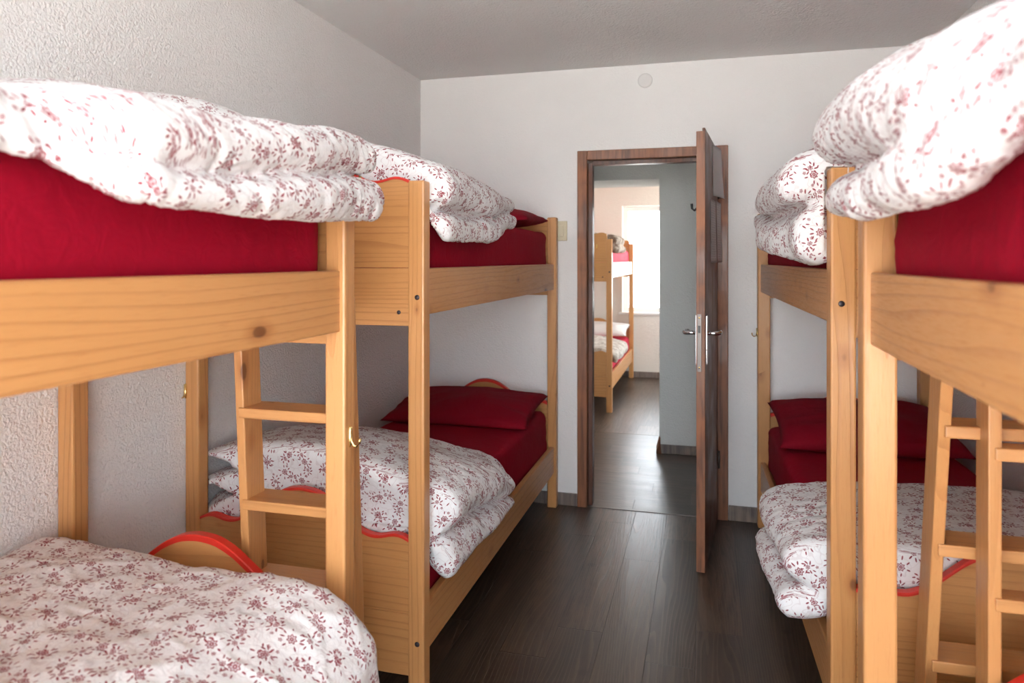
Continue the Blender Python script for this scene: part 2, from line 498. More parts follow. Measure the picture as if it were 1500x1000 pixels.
def wrinkle(seed, amp=.007, pucker=.0045, edge=None):
    """soft lumps, plus fine puckers that run off the folded edges"""
    o = Vector((seed * 3.1, seed * 1.7, seed * .9))
    def fn(c):
        a = mn.noise(Vector((c.x * 5, c.y * 5, c.z * 5)) + o) * amp
        k = 1.0 if edge is None else max(0.12, min(1.0, edge(c)))
        msk = max(0.0, .55 + mn.noise(Vector((c.x * 7, c.y * 7, c.z * 7)) + o * 2))
        j = mn.noise(Vector((c.x * 9, c.y * 9, c.z * 9)) + o * 3)
        q = Vector((c.x * 7 + j * .6, c.y * 46 + j * 3.6 + c.z * 16, c.z * 7)) + o
        w = 1 - abs(mn.noise(q)) * 2
        a += (w - .5) * pucker * k * msk
        q = Vector((c.x * 9 - c.y * 6, c.y * 11 + c.x * 8 + j, c.z * 13)) + o * 5
        a += ((1 - abs(mn.noise(q)) * 2) ** 3 - .2) * amp * .30
        a += mn.noise(Vector((c.x * 19, c.y * 15, c.z * 19)) + o) * amp * .2
        return a
    return fn

def pillow(name, w, d, h, mat, loc, rz=0.0, tilt=0.0, seed=0, sag=0.0):
    n = 40; bm = bmesh.new(); o = Vector((seed, seed * 2.3, 1))
    grid = {}
    for side in (1, -1):
        for i in range(n + 1):
            for j in range(n + 1):
                border = i in (0, n) or j in (0, n)
                if border and side < 0: continue
                u = -1 + 2 * i / n; v = -1 + 2 * j / n
                k = ((1 - u ** 2) * (1 - v ** 2))
                th = h / 2 * (k ** .42)
                x = u * w / 2 * (1 - .055 * (1 - v * v) * abs(u)); y = v * d / 2 * (1 - .06 * (1 - u * u) * abs(v))
                p = Vector((x, y, side * th * (1 if side > 0 else .7)))
                if not border:
                    p.z += mn.noise(Vector((x * 6, y * 6, 0)) + o) * h * .10 * k ** .3
                    rad = math.hypot(u, v)
                    p.z += (1 - abs(mn.noise(Vector((math.atan2(v, u) * 3, rad * 1.5, side)) + o)) * 2) * .006 * min(1, rad)
                grid[(side, i, j)] = bm.verts.new(p)
    for i in range(n + 1):
        for j in range(n + 1):
            if i in (0, n) or j in (0, n): grid[(-1, i, j)] = grid[(1, i, j)]
    for side in (1, -1):
        for i in range(n):
            for j in range(n):
                q = [grid[(side, i, j)], grid[(side, i + 1, j)], grid[(side, i + 1, j + 1)], grid[(side, i, j + 1)]]
                bm.faces.new(q)
    ob = from_bm(name, bm, mat, None, True)
    ob.rotation_euler = (tilt, 0, rz); ob.location = loc
    return ob

# ------------------------------------------------------------------ the room
XL, XR, YB, YF, ZC = -1.785, 1.255, 4.30, -.58, 2.66

def wall_cells(name, us, zs, skip, fn, mat):
    """a slab of cells (so that openings have real reveals); fn(u, w, z) -> point, w in 0..1 through the slab"""
    bm = bmesh.new(); vs = {}
    def V(i, w, k):
        key = (i, w, k)
        if key not in vs: vs[key] = bm.verts.new(fn(us[i], w, zs[k]))
        return vs[key]
    nu, nz = len(us) - 1, len(zs) - 1
    solid = lambda i, k: 0 <= i < nu and 0 <= k < nz and (i, k) not in skip
    for i in range(nu):
        for k in range(nz):
            if not solid(i, k): continue
            for w in (0, 1):
                bm.faces.new((V(i, w, k), V(i + 1, w, k), V(i + 1, w, k + 1), V(i, w, k + 1)))
            if not solid(i - 1, k): bm.faces.new((V(i, 0, k), V(i, 1, k), V(i, 1, k + 1), V(i, 0, k + 1)))
            if not solid(i + 1, k): bm.faces.new((V(i + 1, 0, k), V(i + 1, 1, k), V(i + 1, 1, k + 1), V(i + 1, 0, k + 1)))
            if not solid(i, k - 1): bm.faces.new((V(i, 0, k), V(i + 1, 0, k), V(i + 1, 1, k), V(i, 1, k)))
            if not solid(i, k + 1): bm.faces.new((V(i, 0, k + 1), V(i + 1, 0, k + 1), V(i + 1, 1, k + 1), V(i, 1, k + 1)))
    return struct(from_bm(name, bm, mat))

def slab(name, x0, x1, y0, y1, z0, z1, mat):
    return struct(box(name, x0, x1, y0, y1, z0, z1, mat, None, 0))

DX0, DX1, DZ = -.700, .066, 2.105            # door opening
slab('floor', XL - .1, XR + .1, YF - .1, YB, -.06, 0, 'floor')
slab('ceiling', XL - .1, XR + .1, YF - .3, YB + .12, ZC, ZC + .1, 'ceiling')
slab('wall_left', XL - .12, XL, YF - .12, YB + .12, -.05, ZC, 'plaster')
struct(prism_xz('wall_right', [(XR, -.05), (XR + .12, -.05), (XR + .12, ZC), (1.17, ZC), (1.215, 2.50), (XR, 2.30)], YF - .12, YB, 'plaster'))
wall_cells('wall_back', [XL, DX0, DX1, XR + .12], [-.05, DZ, ZC], {(1, 0)}, lambda u, w, z: (u, YB + .12 * w, z), 'plaster_fine')
WX0, WX1, WZ0, WZ1 = -1.50, 1.10, .42, 2.56     # window behind the camera
wall_cells('wall_front', [XL, WX0, WX1, XR + .12], [-.05, WZ0, WZ1, ZC], {(1, 1)}, lambda u, w, z: (u, YF - .20 * w, z), 'plaster')
# hall
HY0, HY1, HZ = YB + .12, 5.645, 2.42
OX0, OX1, OZ = -1.22, -.353, 2.125
slab('floor_hall', -3.2, 1.9, YB, 6.19, -.06, -.001, 'floor_x')
slab('ceiling_hall', -3.3, 1.95, HY0 - .02, HY1 + .56, HZ, HZ + .1, 'hall')
wall_cells('wall_hall', [-3.2, OX0, OX1, 1.9], [-.05, OZ, HZ], {(1, 0)}, lambda u, w, z: (u, HY1 + .545 * w, z), 'hall')
slab('wall_hall_near_left', -3.3, XL - .12, YB, HY0, -.05, ZC, 'hall')
slab('wall_hall_near_right', XR + .12, 1.95, YB, HY0, -.05, ZC, 'hall')
slab('wall_hall_right', 1.4, 1.5, HY0, HY1, -.05, HZ, 'hall')
slab('wall_hall_left', -3.3, -3.2, HY0, HY1, -.05, HZ, 'hall')
# far room
FY0, FY1, FZ = 6.19, 9.20, 2.42
slab('floor_far', -2.2, 1.9, FY0, FY1 + .3, -.06, 0, 'floor_far')
slab('ceiling_far', -2.2, 1.9, FY0 - .05, FY1 + .4, FZ, FZ + .1, 'farwall')
slab('wall_far_left', -1.95, -1.83, FY0, FY1, -.05, FZ, 'farwall')
wall_cells('wall_far_right', [FY0, 6.95, 8.65, FY1], [-.05, .82, 2.2, FZ], {(1, 1)}, lambda u, w, z: (1.5 + .2 * w, u, z), 'farwall')  # opening for the added side window, out of view
wall_cells('wall_far', [-2.0, -1.045, 1.15, 1.7], [-.05, .82, 2.185, FZ], {(1, 1)}, lambda u, w, z: (u, FY1 + .30 * w, z), 'farwall')

# skirting
def skirt(name, x0, x1, y0, y1, h=.075): struct(box(name, x0, x1, y0, y1, 0, h, 'skirt', None, .003))
skirt('baseboard_back_left', XL, -.757, YB - .014, YB)
skirt('baseboard_back_right', .122, XR, YB - .014, YB, .085)
skirt('baseboard_left', XL, XL + .014, YF, YB - .014)
skirt('baseboard_right', XR - .014, XR, YF, YB - .014)
skirt('baseboard_hall', OX1 + .004, 1.4, HY1 - .014, HY1, .070)
skirt('baseboard_far', -1.83, 1.5, FY1 - .014, FY1, .075)
# chipped end of the skirting at the hall corner
tube('trim_5', [(OX1 - .004, HY1 - .012, 0), (OX1 - .006, HY1 - .010, .06), (OX1 + .002, HY1 - .008, .13)], [.022, .016, .005], 'frame')
bpy.data.objects['trim_5']['kind'] = 'structure'

# door frame: two jambs and a head, each with its inner stop
def frame_piece(name, x0, x1, z0, z1, sx0, sx1, sz0, sz1):
    o = box(name, x0, x1, YB - .022, YB + .14, z0, z1, 'frame', None, .004)
    struct(o)
    box('door_stop', sx0, sx1, YB + .032, YB + .10, sz0, sz1, 'door', o, .002)
    return o
frame_piece('trim_1', -.757, -.698, 0, 2.158, -.698, -.672, 0, 2.09)
frame_piece('trim_2', .060, .120, 0, 2.158, .036, .060, 0, 2.09)
frame_piece('trim_3', -.698, .060, 2.100, 2.158, -.672, .036, 2.076, 2.100)
# threshold strip
struct(box('trim_4', -.698, .06, YB - .004, YB + .006, .0, .003, 'steel', None, .001))

# door leaf, open into the room, hinge on the right jamb. local: +y from hinge to free edge reversed below
HX, HYY = .062, YB - .030
ang = math.atan2(-.006 - HX, HYY - 3.515)      # lean of the leaf seen from above
L = math.hypot(-.006 - HX, HYY - 3.515)
door = empty('door_1', (HX, HYY, 0), 0)
door.rotation_euler = (0, 0, -ang * -1 if False else -math.atan2(HX + .006, HYY - 3.515))
door['kind'] = 'structure'
bm = bm_box(-.042, -.014, -L + .014, -.002, .012, 2.108, .002)
leaf = from_bm('door_leaf', bm, 'door', door)
bm = bm_box(-.0142, 0, -L, .0, .008, 2.128, .004)
from_bm('door_panel', bm, 'door', door)
box('edge_strip', -.0415, -.0005, -L - .003, -L + .012, .010, 2.112, 'frame', door, .002)
lp = box('lock_plate', -.037, -.017, -L - .0045, -L - .001, .965, 1.240, 'steel', door, .001)
box('latch_hole', -.033, -.022, -L - .0055, -L - .0040, 1.150, 1.185, 'black', lp, .0005)
for z in (.985, 1.222): disc('screw', (-.027, -L - .0040, z), (0, -1, 0), .0045, .002, 'brass', lp, 12)
# escutcheons and levers on both faces
for sx, side in ((0.0, 1), (-.042, -1)):
    e = box('handle_plate', sx, sx + side * .007, -L + .026, -L + .066, .995, 1.232, 'chrome', door, .003)
    h = tube('door_handle', [(sx + side * a, y, 1.146) for a, y in ((.004, -L + .046), (.03, -L + .046), (.052, -L + .048), (.060, -L + .058), (.061, -L + .08), (.060, -L + .115), (.057, -L + .150))],
             [.0095, .0095, .011, .012, .0115, .011, .0095], 'chrome', e, 14)
for z in (.30, 1.85):
    tube('hinge', [(.006, .004, z), (.006, .004, z + .10)], .0075, 'steel', door, 12)
tube('coat_hook', [(-.042, -L + .10, 1.755), (-.062, -L + .10, 1.742), (-.072, -L + .10, 1.752), (-.074, -L + .10, 1.775)], [.007, .006, .006, .007], 'black', door, 10)

# papers on the door face (door-local y, z)
dmat = Matrix.Translation((HX, HYY, 0)) @ Matrix.Rotation(door.rotation_euler.z, 4, 'Z')
def paper(d0, d1, z0, z1, mat, lifts):
    """a sheet pinned at its top; d0, d1: distance from the hinge; lifts: (top far, top near, low far, low near) off the door"""
    bm = bmesh.new(); nu, nv = 12, 14; g = []
    for j in range(nv + 1):
        row = []
        for i in range(nu + 1):
            u, v = i / nu, j / nv
            lt = lifts[0] * (1 - u) + lifts[1] * u; lb = lifts[2] * (1 - u) + lifts[3] * u
            x = .002 + lt + (lb - lt) * v ** 1.5 + .004 * math.sin(u * PI) * math.sin(v * PI)
            row.append(bm.verts.new((x, -(d0 + (d1 - d0) * u), z1 + (z0 - z1) * v)))
        g.append(row)
    fs = []
    for j in range(nv):
        for i in range(nu):
            fs.append(bm.faces.new((g[j][i], g[j][i + 1], g[j + 1][i + 1], g[j + 1][i])))
    bmesh.ops.solidify(bm, geom=fs, thickness=.0006)
    o = from_bm('paper_sheet', bm, mat, None, True)
    o.matrix_world = dmat
    return o

# window behind the camera and window of the far room
def window(name, x0, x1, z0, z1, y, dirn, mull=1):
    w = box(name, x0, x1, y - .03, y + .03, z0, z0 + .06, 'white_paint', None, .004); struct(w)
    box('window_frame', x0, x1, y - .03, y + .03, z1 - .06, z1, 'white_paint', w, .004)
    xs = [x0 + (x1 - x0) * k / (mull + 1) for k in range(mull + 2)]
    for k, x in enumerate(xs):
        a, b = (x, x + .06) if k == 0 else ((x - .06, x) if k == mull + 1 else (x - .04, x + .04))
        box('window_frame', a, b, y - .028, y + .028, z0 + .06, z1 - .06, 'white_paint', w, .004)
    box('glass', x0 + .05, x1 - .05, y - .003, y + .003, z0 + .05, z1 - .05, 'glass', w, 0)
    return w
window('window_2', WX0, WX1, WZ0, WZ1, YF - .14, -1)
wf = window('window_1', -1.045, 1.15, .82, 2.185, FY1 + .20, 1, 3)
struct(box('trim_6', -1.09, 1.19, FY1 - .03, FY1 + .17, .795, .825, 'white_paint', None, .006))

w3 = wall_cells('added_window', [6.95, 7.0, 8.60, 8.65], [.82, .88, 2.14, 2.2], {(1, 1)}, lambda u, w, z: (1.62 + .05 * w, u, z), 'white_paint')  # unseen extra window, added to brighten the far room
box('glass', 1.642, 1.648, 6.99, 8.61, .87, 2.15, 'glass', w3, 0)
# curtain in the far window: a sheer panel with soft folds, gathered on a rod
def curtain():
    bm = bmesh.new(); nu, nv = 320, 24; g = []
    x0, x1, z0, z1 = -.955, 1.06, .93, 2.06
    for j in range(nv + 1):
        row = []
        v = j / nv
        for i in range(nu + 1):
            u = i / nu
            x = x0 + (x1 - x0) * u
            y = FY1 + .135 + .010 * math.sin(u * 198 + .6 * math.sin(v * 3 + u * 19)) * (.6 + .4 * v) + .006 * math.sin(u * 66 + 1)
            row.append(bm.verts.new((x, y, z1 + (z0 - z1) * v + .004 * math.sin(u * 198))))
        g.append(row)
    for j in range(nv):
        for i in range(nu):
            bm.faces.new((g[j][i], g[j][i + 1], g[j + 1][i + 1], g[j + 1][i]))
    c = from_bm('curtain', bm, 'curtain', None, True)
    tube('curtain_rod', [(x0 - .03, FY1 + .135, 2.055), (x1 + .03, FY1 + .135, 2.055)], .006, 'white_paint', c, 10)
    return tag(c, 'sheer white curtain hanging in the bright window of the far room', 'curtain')
curtain()

# small fittings on the back wall
tag(disc('round_wall_cover', (-.352, YB + .001, 2.563), (0, -1, 0), .043, .008, 'cover', None, 40), 'round white blank cover high on the wall above the doorway', 'wall cover')
sw = box('light_switch', -.905, -.822, YB - .012, YB + .001, 1.615, 1.735, 'beige', None, .003)
box('rocker', -.885, -.842, YB - .018, YB - .011, 1.64, 1.71, 'beige', sw, .003)
tag(sw, 'beige switch plate on the wall between the left bunk and the door frame', 'light switch')

# ------------------------------------------------------------------ bunk beds
def crest(half, base, amp=1.0, n=14):
    """the waved top of a head- or footboard: list of (offset from the centre, z)"""
    key = [(0, .147), (.06, .140), (.12, .112), (.175, .070), (.225, .033), (.275, .013), (.32, .012), (.355, .024), (.385, .027), (.415, .018), (.45, .0), (.6, -.02)]
    out = []
    N = 2 * n
    for i in range(-N, N + 1):
        x = half * i / N; a = abs(x) * .435 / half
        for (a0, z0), (a1, z1) in zip(key, key[1:]):
            if a0 <= a <= a1:
                u = (a - a0) / (a1 - a0); z = z0 + (z1 - z0) * u; break
        out.append((x, base + amp * z))
    # soften
    zs = [z for _, z in out]
    for _ in range(2):
        zs = [zs[0]] + [(zs[i - 1] + 2 * zs[i] + zs[i + 1]) / 4 for i in range(1, len(zs) - 1)] + [zs[-1]]
    return [(x, z) for (x, _), z in zip(out, zs)]

def board(bed, name, s, W, p, y0, y1, z0, zend, amp, mat='pine_x', trim=True):
    half = (W - 2 * p) / 2 + .006; cx = W / 2
    top = crest(half, zend, amp)
    pts = [(s * (cx + x), z) for x, z in top]
    o = prism_xz(name, [(s * (cx - half), z0)] + pts + [(s * (cx + half), z0)], y0, y1, mat, bed)
    if not trim: return o
    bm = bmesh.new(); ya, yb = y0 - .003, y1 + .003; ov = .012 if name == 'headboard' else .004
    n = len(pts); R = []
    for (x, z) in pts:
        R.append([bm.verts.new((x, ya, z - ov)), bm.verts.new((x, ya, z + .002)), bm.verts.new((x, ya + .003, z + .005)),
                  bm.verts.new((x, yb - .003, z + .005)), bm.verts.new((x, yb, z + .002)), bm.verts.new((x, yb, z - ov))])
    for a, b in zip(R, R[1:]):
        for k in range(6): bm.faces.new((a[k], a[(k + 1) % 6], b[(k + 1) % 6], b[k]))
    bm.faces.new(R[0]); bm.faces.new(R[-1])
    from_bm('red_trim', bm, 'red_paint', o)
    return o

def hook(bed, at, out, side):
    """brass coat hook: back plate and a double curl. at: point on the wood, out: direction away from it"""
    a = Vector(at); o = Vector(out); sd = Vector(side)
    q = Vector((0, 0, .85)); o = o * .8
    pl = tube('coat_hook', [a + q * .030, a + q * .028 + o * .003, a - q * .022 + o * .003, a - q * .03], [.003, .0055, .0055, .003], 'brass', bed, 10)
    tube('hook_curl', [a + q * .012 + o * .004, a - q * .012 + o * .008, a - q * .026 + o * .016, a - q * .028 + o * .026, a - q * .018 + o * .036, a - q * .004 + o * .038],
         [.003, .003, .0028, .0027, .0027, .0042], 'brass', pl, 10)
    return pl

def make_bed(X0, s, Y0, Y1, W, p, label, yaw=0.0, H=1.755, bolts=True, group=None, head=.618, trim=True):
    L = (Y1 - Y0)
    bed = empty('bunk_bed', (X0, Y0, 0), yaw)
    tag(bed, label, 'bunk bed', group)
    bx = lambda name, a, b, y0, y1, z0, z1, mat, bev=.004, par=None: box(name, s * a, s * b, y0, y1, z0, z1, mat, par or bed, bev)
    q = p * .98
    posts = {}
    for k, (a, y) in {'an': (0, 0), 'af': (0, L - q), 'wn': (W - p, 0), 'wf': (W - p, L - q)}.items():
        posts[k] = bx('post', a, a + p, y, y + q, 0, H, 'pine_z', .006)
    for z0, z1 in ((1.318, 1.472), (.210, .370)):
        for a in (.014, W - .042):
            bx('side_rail', a, a + .028, q - .004 if a < .1 else q, L - q + .012 if a < .1 else L - q, z0, z1, 'pine_y', .004)
        bx('slat_base', .044, W - .044, q + .01, L - q - .01, z1 - .07, z1 - .05, 'pine_x', .001)
    # waved end boards above straight planks, both ends
    for (y0, y1, up, lo, amp) in ((.010, .034, 1.741, .577, 1.0), (L - .034, L - .010, 1.735, head, .92)):
        board(bed, 'footboard' if y0 < 1 else 'headboard', s, W, p, y0, y1, 1.474, up, amp if y0 < 1 else .28, trim=trim)
        board(bed, 'footboard' if y0 < 1 else 'headboard', s, W, p, y0, y1, .352, lo, amp, trim=trim)
        bx('end_plank', p - .006, W - p + .006, y0, y1, 1.284, 1.4725, 'pine_x', .002)
        bx('end_plank', p - .006, W - p + .006, y0, y1, .150, .3505, 'pine_x', .002)
    if bolts:
        disc('bolt', (s * (p + .036), .012, 1.328), (0, -1, 0), .007, .004, 'bolt', bed, 16)
        for k in ('an', 'wn'):
            x = s * ((0 if k == 'an' else W - p) + p * .42)
            for z in (1.378, .262):
                disc('bolt', (x, .002, z), (0, -1, 0), .0085, .004, 'bolt', posts[k], 16)
    return bed

def ladder(bed, s, xa, xb, ynear, slope, z0, z1, treads, depth=.082, tdepth=.105, td=.028):
    """two leaning stiles and flat treads let in between them (bed-local y of the near edge at z = 1.14)"""
    for a in (xa, xb - .026):
        box('ladder_stile', s * a, s * (a + .026), ynear, ynear + depth, z0, z1, 'pine_z', bed, .003, shear=(1.14, slope))
    for z in treads:
        y = ynear + (1.14 - z) * slope
        box('ladder_tread', s * (xa + .012), s * (xb - .012), y - .006, y - .006 + tdepth, z - td, z, 'pine_x', bed, .003)

LX, RX = -.875, .322
bed_fl = make_bed(LX, -1, -.47, 1.67, .905, .056, 'honey pine bunk bed nearest on the left with brass hooks and ladder at its end')
bed_lf = make_bed(LX, -1, 2.134, 4.276, .908, .056, 'pine bunk bed on the left beside the door, red edged footboard toward the viewer')
bed_fr = make_bed(RX, 1, -.44, 1.725, .89, .066, 'pine bunk bed nearest on the right, its near part cut by the picture edge', head=.548)
RYAW = math.atan2(.331 - .276, 4.24 - 2.134)
bed_rf = make_bed(.331, 1, 2.134, 4.270, .885, .066, 'pine bunk bed on the right standing against the wall behind the open door', yaw=RYAW)
bed_far = make_bed(-.893, -1, 6.985, 9.15, .905, .056, 'pine bunk bed seen through the doorway beside the bright window', H=1.70, trim=False)

ladder(bed_fl, -1, .045, .375, 1.69 + .47, .06, .20, 1.40, (1.094, .838, .617, .40))
ladder(bed_fr, 1, .178, .56, 1.787 + .44, .167, .10, 1.45, (1.131, .849, .557, .275))
ladder(bed_fr, 1, .258, .638, 1.735 + .44, .004, .12, 1.40, (1.10, .780, .46), depth=.075, tdepth=.06)

# ------------------------------------------------------------------ brass hooks
def local(bed, x, y, z):
    v = bed.matrix_basis.inverted() @ Vector((x, y, z)); return tuple(v)
hook(bed_fl, (-.0015, 1.641 + .47, 1.715), (1, 0, 0), (0, 1, 0))
hook(bed_fl, (-.0015, 1.641 + .47, 1.05), (1, 0, 0), (0, 1, 0))
hook(bed_lf, (-.903, -.0015, 1.035), (-.45, -.6, 0), (1, 0, 0))
hook(bed_rf, (.001, 2.105, 1.09), (-1, 0, 0), (0, 1, 0))
hook(bed_far, (-.150, .009, 1.63), (0, -1, 0), (1, 0, 0))

# ------------------------------------------------------------------ mattresses
def mattress(bed, s, W, L, p, z0, z1, label, mat='sheet', seed=0, name='mattress', group='mattresses in red sheets'):
    xa, xb = s * .0455, s * (W - .046)
    bm = bm_box(xa, xb, p + .012, L - p - .012, z0, z1, .045, 5)
    o3 = Vector((seed * 2.7, seed, 0))
    def fn(c):
        a = mn.noise(Vector((c.x * 4, c.y * 3, c.z * 4)) + o3) * .006
        w = 1 - abs(mn.noise(Vector((c.x * 7, c.y * 7, c.z * 16)) + o3)) * 2
        e = min(abs(c.y - p), abs(c.y - (L - p)))
        a += w * (.0015 + .006 * max(0, 1 - e / .16))
        return a - .006
    o = organic(name, [bm], mat, voxel=.018, smooth=2, fn=fn)
    o.location = bed.location; o.rotation_euler = bed.rotation_euler
    return tag(o, label, 'mattress', group)

mattress(bed_fl, -1, .905, 2.14, .056, 1.424, 1.668, 'red sheeted upper mattress of the nearest left bunk, under the big rolled duvet', seed=1)
mattress(bed_fl, -1, .905, 2.14, .056, .322, .600, 'red sheeted lower mattress of the nearest left bunk, under the wide puffy duvet', seed=2)
mattress(bed_lf, -1, .908, 2.142, .056, 1.424, 1.672, 'dark red upper mattress of the left bunk beside the door', seed=3)
mattress(bed_lf, -1, .908, 2.142, .056, .322, .598, 'dark red lower mattress of the left bunk beside the door, pillow at its far end', seed=4)
mattress(bed_fr, 1, .89, 2.165, .066, 1.424, 1.668, 'bright red upper mattress of the nearest right bunk, at the right picture edge', seed=5)
mattress(bed_rf, 1, .885, 2.136, .066, 1.424, 1.665, 'dark red upper mattress of the far right bunk, a narrow strip above its rail', seed=6)
mattress(bed_rf, 1, .885, 2.136, .066, .322, .592, 'dark red lower mattress of the far right bunk, below the two pillows', seed=7)
mattress(bed_far, -1, .905, 2.165, .056, 1.424, 1.62, 'bright red upper mattress in the far room, under the mottled fur blanket', 'pink_sheet', seed=8)
mattress(bed_far, -1, .905, 2.165, .056, .322, .535, 'bright red lower mattress in the far room, under the folded fleece blanket', 'pink_sheet', seed=9)

# ------------------------------------------------------------------ pillows
pg = 'red pillows'
tag(pillow('pillow', .84, .52, .17, 'pillow', (-1.325, 3.875, .650), .0, math.radians(9), 3), 'dark red pillow at the headboard of the lower left bunk by the door', 'pillow', pg)
tag(pillow('pillow', .80, .50, .15, 'pillow', (-1.31, 3.92, 1.722), .0, math.radians(2), 5), 'dark red pillow flat on the upper left bunk by the door', 'pillow', pg)
tag(pillow('pillow', .82, .56, .19, 'pillow', (.735, 3.835, .672), RYAW, math.radians(11), 8), 'dark red pillow against the headboard of the lower far right bunk', 'pillow', pg)
tag(pillow('pillow', .78, .46, .15, 'white_cloth', (-1.32, 8.84, .63), .0, math.radians(12), 11), 'white pillow on the lower bunk of the far room', 'pillow')

# ------------------------------------------------------------------ duvets
def duvet(bed, s, stations, label, seed, Y0, amp=.008, pucker=.006, voxel=.0085, smooth=4, cap=.045, name='duvet', mat='floral', cat='duvet', group='floral duvets', bend=None, edge=None, extra=None):
    st = [(t - Y0, p) for t, p in stations]
    bms = [sweep(st, 0, s, cap=cap, bend=bend)]
    for e in (extra or []):
        bms.append(sweep([(t - Y0, p) for t, p in e], 0, s, cap=cap * .8))
    o = organic(name, bms, mat, voxel=voxel, smooth=smooth, fn=wrinkle(seed, amp, pucker, edge), uvmode=s)
    o.location = bed.location; o.rotation_euler = bed.rotation_euler
    return tag(o, label, cat, group)

def roll_edge(s, w=.22):
    return lambda c: 1.25 - abs(c.x * s + .02) / w       # puckers are strongest at the folded aisle side

def over_end(t0, _s, Y0=-.47):
    """the far end of a duvet stops at the end board; only what lies outside or above the post runs past it"""
    t0 = t0 - Y0
    sm = lambda u: (lambda q: q * q * (3 - 2 * q))(max(0., min(1., u)))
    def fn(lx, z, t_):
        if t_ <= t0: return 0
        zl = 1.80 + .02 * math.exp(-((lx - .45) / .17) ** 2)
        w = sm((lx + .03) / .022) * sm((zl + .03 - z) / .03)
        return -(t_ - t0) * .68 * w
    return fn
def past_post(t0, Y0=2.134):
    """the near end of a drooping fold keeps clear of the post"""
    t0 = t0 - Y0
    sm = lambda u: (lambda q: q * q * (3 - 2 * q))(max(0., min(1., u)))
    def fn(lx, z, t_):
        return .058 * sm((.105 - lx) / .04) * sm(1 - (t_ - t0) / .25)
    return fn
# upper left, nearest
P0 = [(.87, 1.675), (.55, 1.672), (.25, 1.672), (.08, 1.668), (.02, 1.655), (-.005, 1.640), (-.020, 1.645), (-.020, 1.655), (-.018, 1.665), (-.018, 1.672), (-.015, 1.690), (.0, 1.715), (.04, 1.735), (.12, 1.748), (.30, 1.752), (.5, 1.752), (.72, 1.74), (.87, 1.70)]
P1 = [(.87, 1.675), (.55, 1.672), (.25, 1.670), (.05, 1.650), (-.015, 1.600), (-.070, 1.582), (-.105, 1.600), (-.100, 1.632), (-.065, 1.640), (-.065, 1.645), (-.085, 1.655), (-.105, 1.700), (-.055, 1.750), (.08, 1.764), (.28, 1.775), (.5, 1.815), (.72, 1.81), (.87, 1.75)]
P2 = [(.87, 1.675), (.55, 1.672), (.25, 1.670), (.05, 1.650), (-.010, 1.600), (-.070, 1.580), (-.112, 1.620), (-.085, 1.668), (.045, 1.677), (.045, 1.683), (-.070, 1.690), (-.090, 1.745), (-.030, 1.785), (.08, 1.782), (.22, 1.785), (.42, 1.885), (.65, 1.905), (.86, 1.80)]
P3 = [(.87, 1.675), (.55, 1.672), (.25, 1.670), (.05, 1.665), (-.010, 1.610), (-.058, 1.598), (-.082, 1.640), (-.06, 1.695), (.04, 1.704), (.04, 1.710), (-.04, 1.720), (-.060, 1.765), (-.02, 1.815), (.08, 1.828), (.22, 1.842), (.42, 1.920), (.65, 1.92), (.86, 1.80)]
P1b = [(.87, 1.675), (.55, 1.672), (.25, 1.670), (.05, 1.650), (-.015, 1.600), (-.070, 1.580), (-.110, 1.600), (-.085, 1.634), (.035, 1.640), (.035, 1.646), (-.072, 1.655), (-.100, 1.705), (-.045, 1.752), (.08, 1.768), (.25, 1.772), (.45, 1.84), (.68, 1.84), (.87, 1.76)]
duvet(bed_fl, -1, [(.42, P0), (.74, P0), (.88, P1), (1.03, P1b), (1.32, P2), (1.60, P3), (1.66, P3)],
      'floral duvet folded into a thick roll on the upper bunk nearest on the left', 1, -.47, amp=.005, pucker=.0075, smooth=3, edge=roll_edge(-1), bend=over_end(1.52, -1))

# lower left, nearest: one big puffy fold
Q0 = [(.86, .604), (.5, .604), (.16, .604), (.04, .585), (-.03, .50), (-.10, .44), (-.165, .47), (-.185, .55), (-.155, .64), (-.06, .715), (.10, .750), (.35, .765), (.6, .775), (.80, .765), (.875, .69)]
Q1 = [(.86, .604), (.5, .604), (.16, .604), (.04, .585), (-.02, .50), (-.08, .43), (-.135, .46), (-.155, .55), (-.130, .635), (-.045, .712), (.10, .740), (.35, .752), (.6, .775), (.80, .765), (.875, .69)]
duvet(bed_fl, -1, [(.25, Q0), (.9, Q0), (1.30, Q1), (1.47, Q1)], 'floral duvet spread puffy over the lower bunk nearest on the left', 2, -.47, amp=.016, pucker=.003, cap=.07)

# upper left by the door
def upper_fold(dx, dz, kt=1.0):
    A = [(.85, 1.675), (.55, 1.674), (.25, 1.672), (.05, 1.655), (-.005, 1.585), (-.030, 1.560), (-.058, 1.575), (-.050, 1.640), (.04, 1.668), (.04, 1.674), (-.040, 1.690), (-.062, 1.745), (-.02, 1.815), (.08, 1.852), (.22, 1.895), (.42, 1.925), (.65, 1.90), (.85, 1.78)]
    return [(x + (dx if x < .15 else 0), 1.675 + (z - 1.675) * kt + (dz if z > 1.68 else 0)) for x, z in A]
B1 = upper_fold(0, 0)
B2 = upper_fold(-.005, -.012, .94)
B3 = [(.85, 1.675), (.55, 1.674), (.25, 1.672), (.05, 1.665), (.005, 1.645), (-.025, 1.638), (-.040, 1.650), (-.040, 1.690), (.03, 1.704), (.03, 1.709), (-.025, 1.716), (-.040, 1.740), (-.015, 1.775), (.08, 1.80), (.22, 1.81), (.42, 1.82), (.65, 1.81), (.85, 1.74)]
duvet(bed_lf, -1, [(2.245, B1), (2.45, B1), (2.70, B2), (3.05, B3), (3.10, B3)], 'floral duvet folded on the upper left bunk by the door, behind the waved footboard', 3, 2.134, edge=roll_edge(-1))

